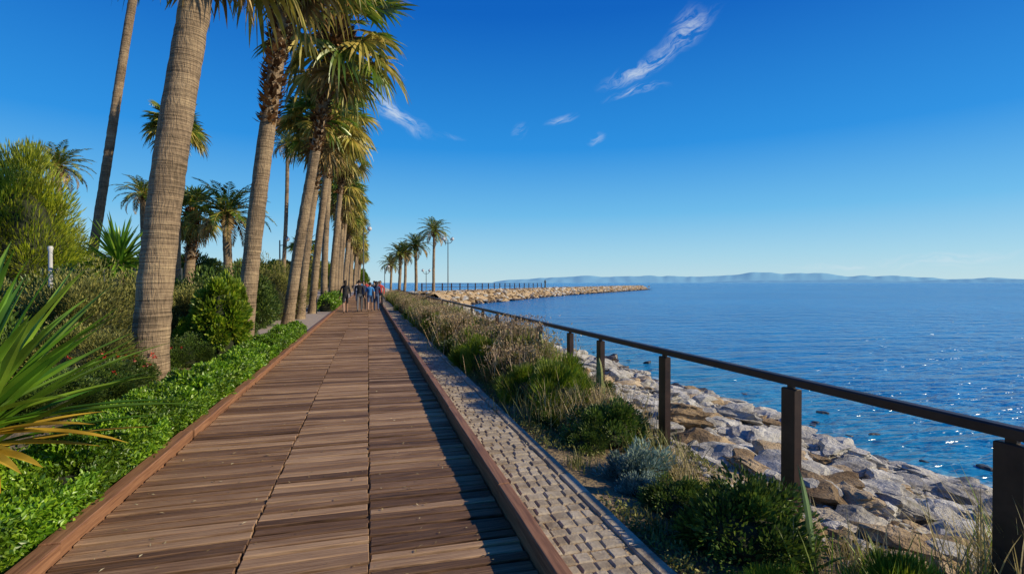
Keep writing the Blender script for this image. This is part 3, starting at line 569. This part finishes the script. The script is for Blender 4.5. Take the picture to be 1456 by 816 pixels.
# ---------------------------------------------------------------- people
def flatmat(name,c,rough=.8):
    return surfmat(name,[(.3,tuple(v*.8 for v in c)),(.7,c)],12,rough=rough,bump=.2,bscale=50)
skinm=flatmat('skin',(.45,.27,.18),.5); hairm=flatmat('hair',(.03,.02,.015)); shoem=flatmat('shoes',(.05,.05,.05)); lipm=flatmat('lips',(.35,.1,.08))
def person(x,y,head,h,top,bottom,long_sleeve=True,shorts=False,stride=.25,hair_long=False,name='walking_person'):
    s=h/1.75
    J=[];E=[];Rr=[]
    def a(p,r,par=None):
        J.append(p); Rr.append(r); 
        if par is not None: E.append((par,len(J)-1))
        return len(J)-1
    pel=a((0,0,.95),(.15,.11)); w=a((0,.0,1.1),(.13,.09),pel); ch=a((0,.0,1.3),(.16,.105),w); ct=a((0,0,1.42),(.14,.09),ch); nk=a((0,.0,1.51),(.055,.055),ct); jw=a((0,.015,1.57),(.062,.07),nk); hm=a((0,.01,1.65),(.078,.095),jw); a((0,0,1.72),(.06,.075),hm)
    a((0,.115,1.625),(.014,.018),hm)
    for sg in (-1,1):
        hp=a((sg*.09,0,.9),(.085,.09),pel); f=sg*stride; kn=a((sg*.1,f*.45+.03,.5),(.058,.06),hp); an=a((sg*.1,f-.03 if f>0 else f-.08,.09 if f>0 else .13),(.038,.04),kn); a((sg*.1,an and (f+.10),.04 if f>0 else .05),(.04,.028),an)
        sh=a((sg*.19,0,1.40),(.052,.05),ct); el=a((sg*.25,-f*.3-.02,1.13),(.04,.04),sh); wr=a((sg*.26,-f*.75+.06,.9),(.026,.028),el); pm=a((sg*.262,-f*.85+.08,.83),(.026,.032),wr)
        for q,(fy,fl_) in enumerate([(-.03,.06),(-.01,.075),(.01,.08),(.028,.07)]):
            k1=a((sg*.262,-f*.85+.085+fy,.79),(.009,.009),pm); a((sg*.25,-f*.85+.09+fy,.79-fl_*.6),(.008,.008),k1)
        a((sg*.24,-f*.85+.125,.80),(.010,.010),pm)
    me=bpy.data.meshes.new('body'); me.from_pydata(J,E,[]); o=bpy.data.objects.new('body_tmp',me); scene.collection.objects.link(o)
    md=o.modifiers.new('skin','SKIN'); 
    for k,v in enumerate(me.skin_vertices[0].data): v.radius=Rr[k]; v.use_root=(k==0)
    o.modifiers.new('sub','SUBSURF').levels=1
    dg=bpy.context.evaluated_depsgraph_get(); me2=bpy.data.meshes.new_from_object(o.evaluated_get(dg)); bpy.data.objects.remove(o)
    mats=[skinm,top,bottom,shoem,hairm]
    me2.materials.clear()
    for m_ in mats: me2.materials.append(m_)
    for pg in me2.polygons:
        c=pg.center; pg.use_smooth=True; i_=0
        if c.z<.09: i_=3
        elif c.z<1.0 and abs(c.x)<.205: i_=2 if (not shorts or c.z>.55) else 0
        elif c.z<1.5 and (abs(c.x)<.205 or c.z>(.9 if long_sleeve else 1.2)): i_=1
        elif c.z>1.58 and (c.y<.01 or c.z>1.70): i_=4
        pg.material_index=i_
    ob=obj(name,me2,None,(x,y,0.0),head,s)
    V,Fc=ICO[3]; hm_=MB()
    hv=V*np.array([.088,.10,.105])+np.array([0,-.012,1.665]); fk=[f for f in Fc if not (V[f].mean(0)[1]>.35 and V[f].mean(0)[2]<.45) and V[f].mean(0)[2]>-.55]
    hm_.add(hv,np.array(fk),0)
    if hair_long: tube(hm_,[(0,-.07,1.66),(0,-.095,1.55),(0,-.10,1.42)],[.06,.07,.03],10,0)
    hm_.build('hair',[hairm],True,parent=ob)
    fc=MB()
    for sx in (-.03,.03): fc.add(ICO[1][0]*.011+np.array([sx,.098,1.65]),ICO[1][1],0)
    fc.add(ICO[1][0]*np.array([.022,.006,.006])+np.array([0,.098,1.585]),ICO[1][1],1)
    fc.build('face',[hairm,lipm],True,parent=ob)
    return ob
black=flatmat('black_cloth',(.02,.02,.025)); navy=flatmat('navy_cloth',(.03,.05,.12)); blue=flatmat('blue_cloth',(.05,.25,.6)); redc=flatmat('red_cloth',(.6,.05,.04)); jean=flatmat('denim',(.06,.1,.2)); whitec=flatmat('white_cloth',(.7,.7,.7)); pinkc=flatmat('pink_cloth',(.6,.25,.22)); grey=flatmat('grey_cloth',(.15,.15,.16))
for (px,d,hd_,h,tp,bt,ls,sh,st,hl) in [(491,26.5,0.1,1.72,black,black,True,True,.3,True),(511,28,0,1.75,black,grey,True,False,.22,False),(517,30,3.1,1.7,navy,black,True,False,-.2,True),(526,28.5,0,1.62,blue,jean,False,True,.25,False),(535,29,0,1.68,navy,jean,True,False,-.25,True),(552,33,3.0,1.72,redc,black,True,False,.2,False),(545,38,3.2,1.7,pinkc,whitec,False,True,.2,True),(532,40,0,1.75,grey,black,True,False,.2,False),(508,44,0,1.7,whitec,jean,True,False,.2,False),(521,52,3.1,1.72,redc,jean,True,False,-.2,False),(514,60,0,1.7,blue,black,True,False,.2,False)]:
    x,y=G(px,d); x=min(x,.75) if x>-1 else x; person(x,y,hd_,h,tp,bt,ls,sh,st,hl)

# ---------------------------------------------------------------- mountains
def hills(name,d,p0,p1,hmax,seed,col):
    mb=MB(); n=260; V=[]
    for k in range(n):
        t=k/(n-1); px=p0+(p1-p0)*t; x,y=G(px,d); env=math.sin(math.pi*min(1,max(0,t)))**.55
        hh=hmax*env*(.55+.45*mnoise.fractal(Vector((t*7+seed,seed,0)),1,2,5)+.25*mnoise.noise(Vector((t*3+seed,1,1))))
        hh=max(hh,0)
        for q,(dd,hf) in enumerate(((0,0),(.02,.35),(.05,.75),(.09,1))): 
            X,Y=x*(1+dd),y*(1+dd); V.append((X,Y,-3+hh*hf*(1+dd)+(mnoise.noise(Vector((t*60,q*3,seed)))*hmax*.08 if 0<q<3 else 0)))
    i=np.arange(n-1)[:,None]*4+np.arange(3)[None]; mb.add(V,np.stack([i,i+4,i+5,i+1],-1).reshape(-1,4),0)
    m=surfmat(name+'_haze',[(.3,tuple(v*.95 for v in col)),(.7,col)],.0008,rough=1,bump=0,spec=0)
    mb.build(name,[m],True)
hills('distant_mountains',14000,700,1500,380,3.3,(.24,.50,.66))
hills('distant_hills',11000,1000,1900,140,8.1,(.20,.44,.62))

# ---------------------------------------------------------------- camera
cam=bpy.data.cameras.new('camera'); cam.lens=18; cam.sensor_width=36; cam.clip_end=60000; cam.clip_start=.05
co=bpy.data.objects.new('camera',cam); scene.collection.objects.link(co); co.location=(0,0,CH); co.rotation_euler=(math.radians(90-.47),0,-YAW); scene.camera=co

# ---------------------------------------------------------------- light
sd=Vector((math.sin(math.radians(SUN_AZ))*math.cos(math.radians(SUN_EL)),math.cos(math.radians(SUN_AZ))*math.cos(math.radians(SUN_EL)),math.sin(math.radians(SUN_EL))))
sl=bpy.data.lights.new('sun','SUN'); sl.energy=5.0; sl.angle=math.radians(.5); sl.color=(1,.86,.62); so=bpy.data.objects.new('sun',sl); scene.collection.objects.link(so); so.rotation_euler=sd.to_track_quat('Z','Y').to_euler()
wd=bpy.data.worlds.new('World'); scene.world=wd; wd.use_nodes=True; nt=wd.node_tree; N=nt.nodes; L=nt.links; N.clear()
sky=N.new('ShaderNodeTexSky'); sky.sky_type='NISHITA'; sky.sun_disc=False; sky.sun_elevation=math.radians(SUN_EL); sky.sun_rotation=math.radians(SUN_AZ); sky.air_density=1.0; sky.dust_density=.2; sky.ozone_density=3; sky.altitude=0
hs=N.new('ShaderNodeHueSaturation'); hs.inputs['Saturation'].default_value=1.2; L.new(sky.outputs[0],hs.inputs['Color'])
tc=N.new('ShaderNodeTexCoord')
def M2(op,a,b=None,c=None):
    x=N.new('ShaderNodeMath'); x.operation=op
    for k,v in enumerate((a,b,c)):
        if v is None: continue
        if isinstance(v,(int,float)): x.inputs[k].default_value=v
        else: L.new(v,x.inputs[k])
    return x.outputs[0]
sz=N.new('ShaderNodeSeparateXYZ'); L.new(tc.outputs['Generated'],sz.inputs[0])
er=ramp(N,[(0,(.52,.74,.83)),(.05,(.37,.67,.85)),(.13,(.15,.51,.86)),(.25,(.018,.29,.79)),(.46,(.0,.125,.56)),(1,(.0,.05,.32))]); L.new(sz.outputs['Z'],er.inputs[0])
ev=N.new('ShaderNodeVectorMath'); ev.operation='SCALE'; ev.inputs['Scale'].default_value=10.; L.new(er.outputs[0],ev.inputs[0])
sm=N.new('ShaderNodeMix'); sm.data_type='RGBA'; sm.inputs[0].default_value=.88; L.new(hs.outputs[0],sm.inputs[6]); L.new(ev.outputs[0],sm.inputs[7])
fwd=Vector((sn,cs,0)); rgt=Vector((cs,-sn,0)); up=Vector((0,0,1))
def dotn(v):
    x=N.new('ShaderNodeVectorMath'); x.operation='DOT_PRODUCT'; L.new(tc.outputs['Generated'],x.inputs[0]); x.inputs[1].default_value=v; return x.outputs['Value']
tot=None
groups=[(31,[(955,68,66,9,40,.5),(900,104,46,7,24,.5),(903,131,40,5,16,.5),(980,38,24,14,55,.4),(798,172,22,4,22,.4),(740,188,12,6,40,.3),(849,201,13,4,30,.4)]),
        (-32,[(570,167,46,8,-32,.6),(542,140,34,11,-50,.5),(640,196,20,3,-10,.15)]),
        (2,[(1335,368,75,5,4,.5),(1240,379,110,3,0,.35)])]
for ang0,cl in groups:
    px,py=cl[0][0],cl[0][1]; C0=(fwd+rgt*((px-728)/F)+up*((402-py)/F)).normalized()
    Rg=(rgt-C0*rgt.dot(C0)).normalized(); Ug=Rg.cross(C0)
    if Ug.z<0: Ug=-Ug
    an=math.radians(ang0); A=Rg*math.cos(an)+Ug*math.sin(an); B=-Rg*math.sin(an)+Ug*math.cos(an)
    U0=dotn(A); V0=dotn(B)
    cb=N.new('ShaderNodeCombineXYZ'); L.new(M2('MULTIPLY',U0,9.),cb.inputs[0]); L.new(M2('MULTIPLY',V0,14.),cb.inputs[1]); cb.inputs[2].default_value=ang0*.37
    n1=N.new('ShaderNodeTexNoise'); n1.inputs['Scale'].default_value=1.6; n1.inputs['Detail'].default_value=3; L.new(cb.outputs[0],n1.inputs[0])
    wp=M2('MULTIPLY',M2('SUBTRACT',n1.outputs['Fac'],.5),.06)
    V1=M2('ADD',V0,wp)
    cb2=N.new('ShaderNodeCombineXYZ'); L.new(M2('MULTIPLY',U0,16.),cb2.inputs[0]); L.new(M2('MULTIPLY',V1,80.),cb2.inputs[1]); cb2.inputs[2].default_value=ang0*.11
    n2=N.new('ShaderNodeTexNoise'); n2.inputs['Scale'].default_value=1.2; n2.inputs['Detail'].default_value=6; n2.inputs['Roughness'].default_value=.68; L.new(cb2.outputs[0],n2.inputs[0])
    fb=M2('MULTIPLY',M2('MAXIMUM',M2('SUBTRACT',n2.outputs['Fac'],.42),0),4.4)
    gm=None
    for (px,py,a,b_,ang,st) in cl:
        C=(fwd+rgt*((px-728)/F)+up*((402-py)/F)); dist=C.length; C.normalize()
        Rg=(rgt-C*rgt.dot(C)).normalized(); Ug=Rg.cross(C)
        if Ug.z<0: Ug=-Ug
        an=math.radians(ang); A=Rg*math.cos(an)+Ug*math.sin(an); B=-Rg*math.sin(an)+Ug*math.cos(an)
        sc_=1/(F*dist); u=M2('DIVIDE',dotn(A),a*sc_*1.35); v=M2('DIVIDE',M2('ADD',dotn(B),M2('MULTIPLY',wp,.6)),b_*sc_*2.0)
        rr=M2('ADD',M2('MULTIPLY',u,u),M2('MULTIPLY',v,v)); mk=M2('MAXIMUM',M2('SUBTRACT',1,rr),0); mk=M2('MULTIPLY',mk,mk)
        mk=M2('MULTIPLY',M2('MULTIPLY',mk,st),M2('GREATER_THAN',dotn(C),0)); gm=mk if gm is None else M2('ADD',gm,mk)
    d=M2('MULTIPLY',gm,fb); tot=d if tot is None else M2('ADD',tot,d)
tot=M2('MINIMUM',tot,.65)
mx=N.new('ShaderNodeMix'); mx.data_type='RGBA'; L.new(tot,mx.inputs[0]); L.new(sm.outputs[2],mx.inputs[6]); mx.inputs[7].default_value=(7.2,8,8.6,1)
bg=N.new('ShaderNodeBackground'); bg.inputs['Strength'].default_value=.1; L.new(mx.outputs[2],bg.inputs[0])
wo=N.new('ShaderNodeOutputWorld'); L.new(bg.outputs[0],wo.inputs[0])
scene.view_settings.view_transform='Standard'; scene.view_settings.look='None'; scene.view_settings.exposure=0
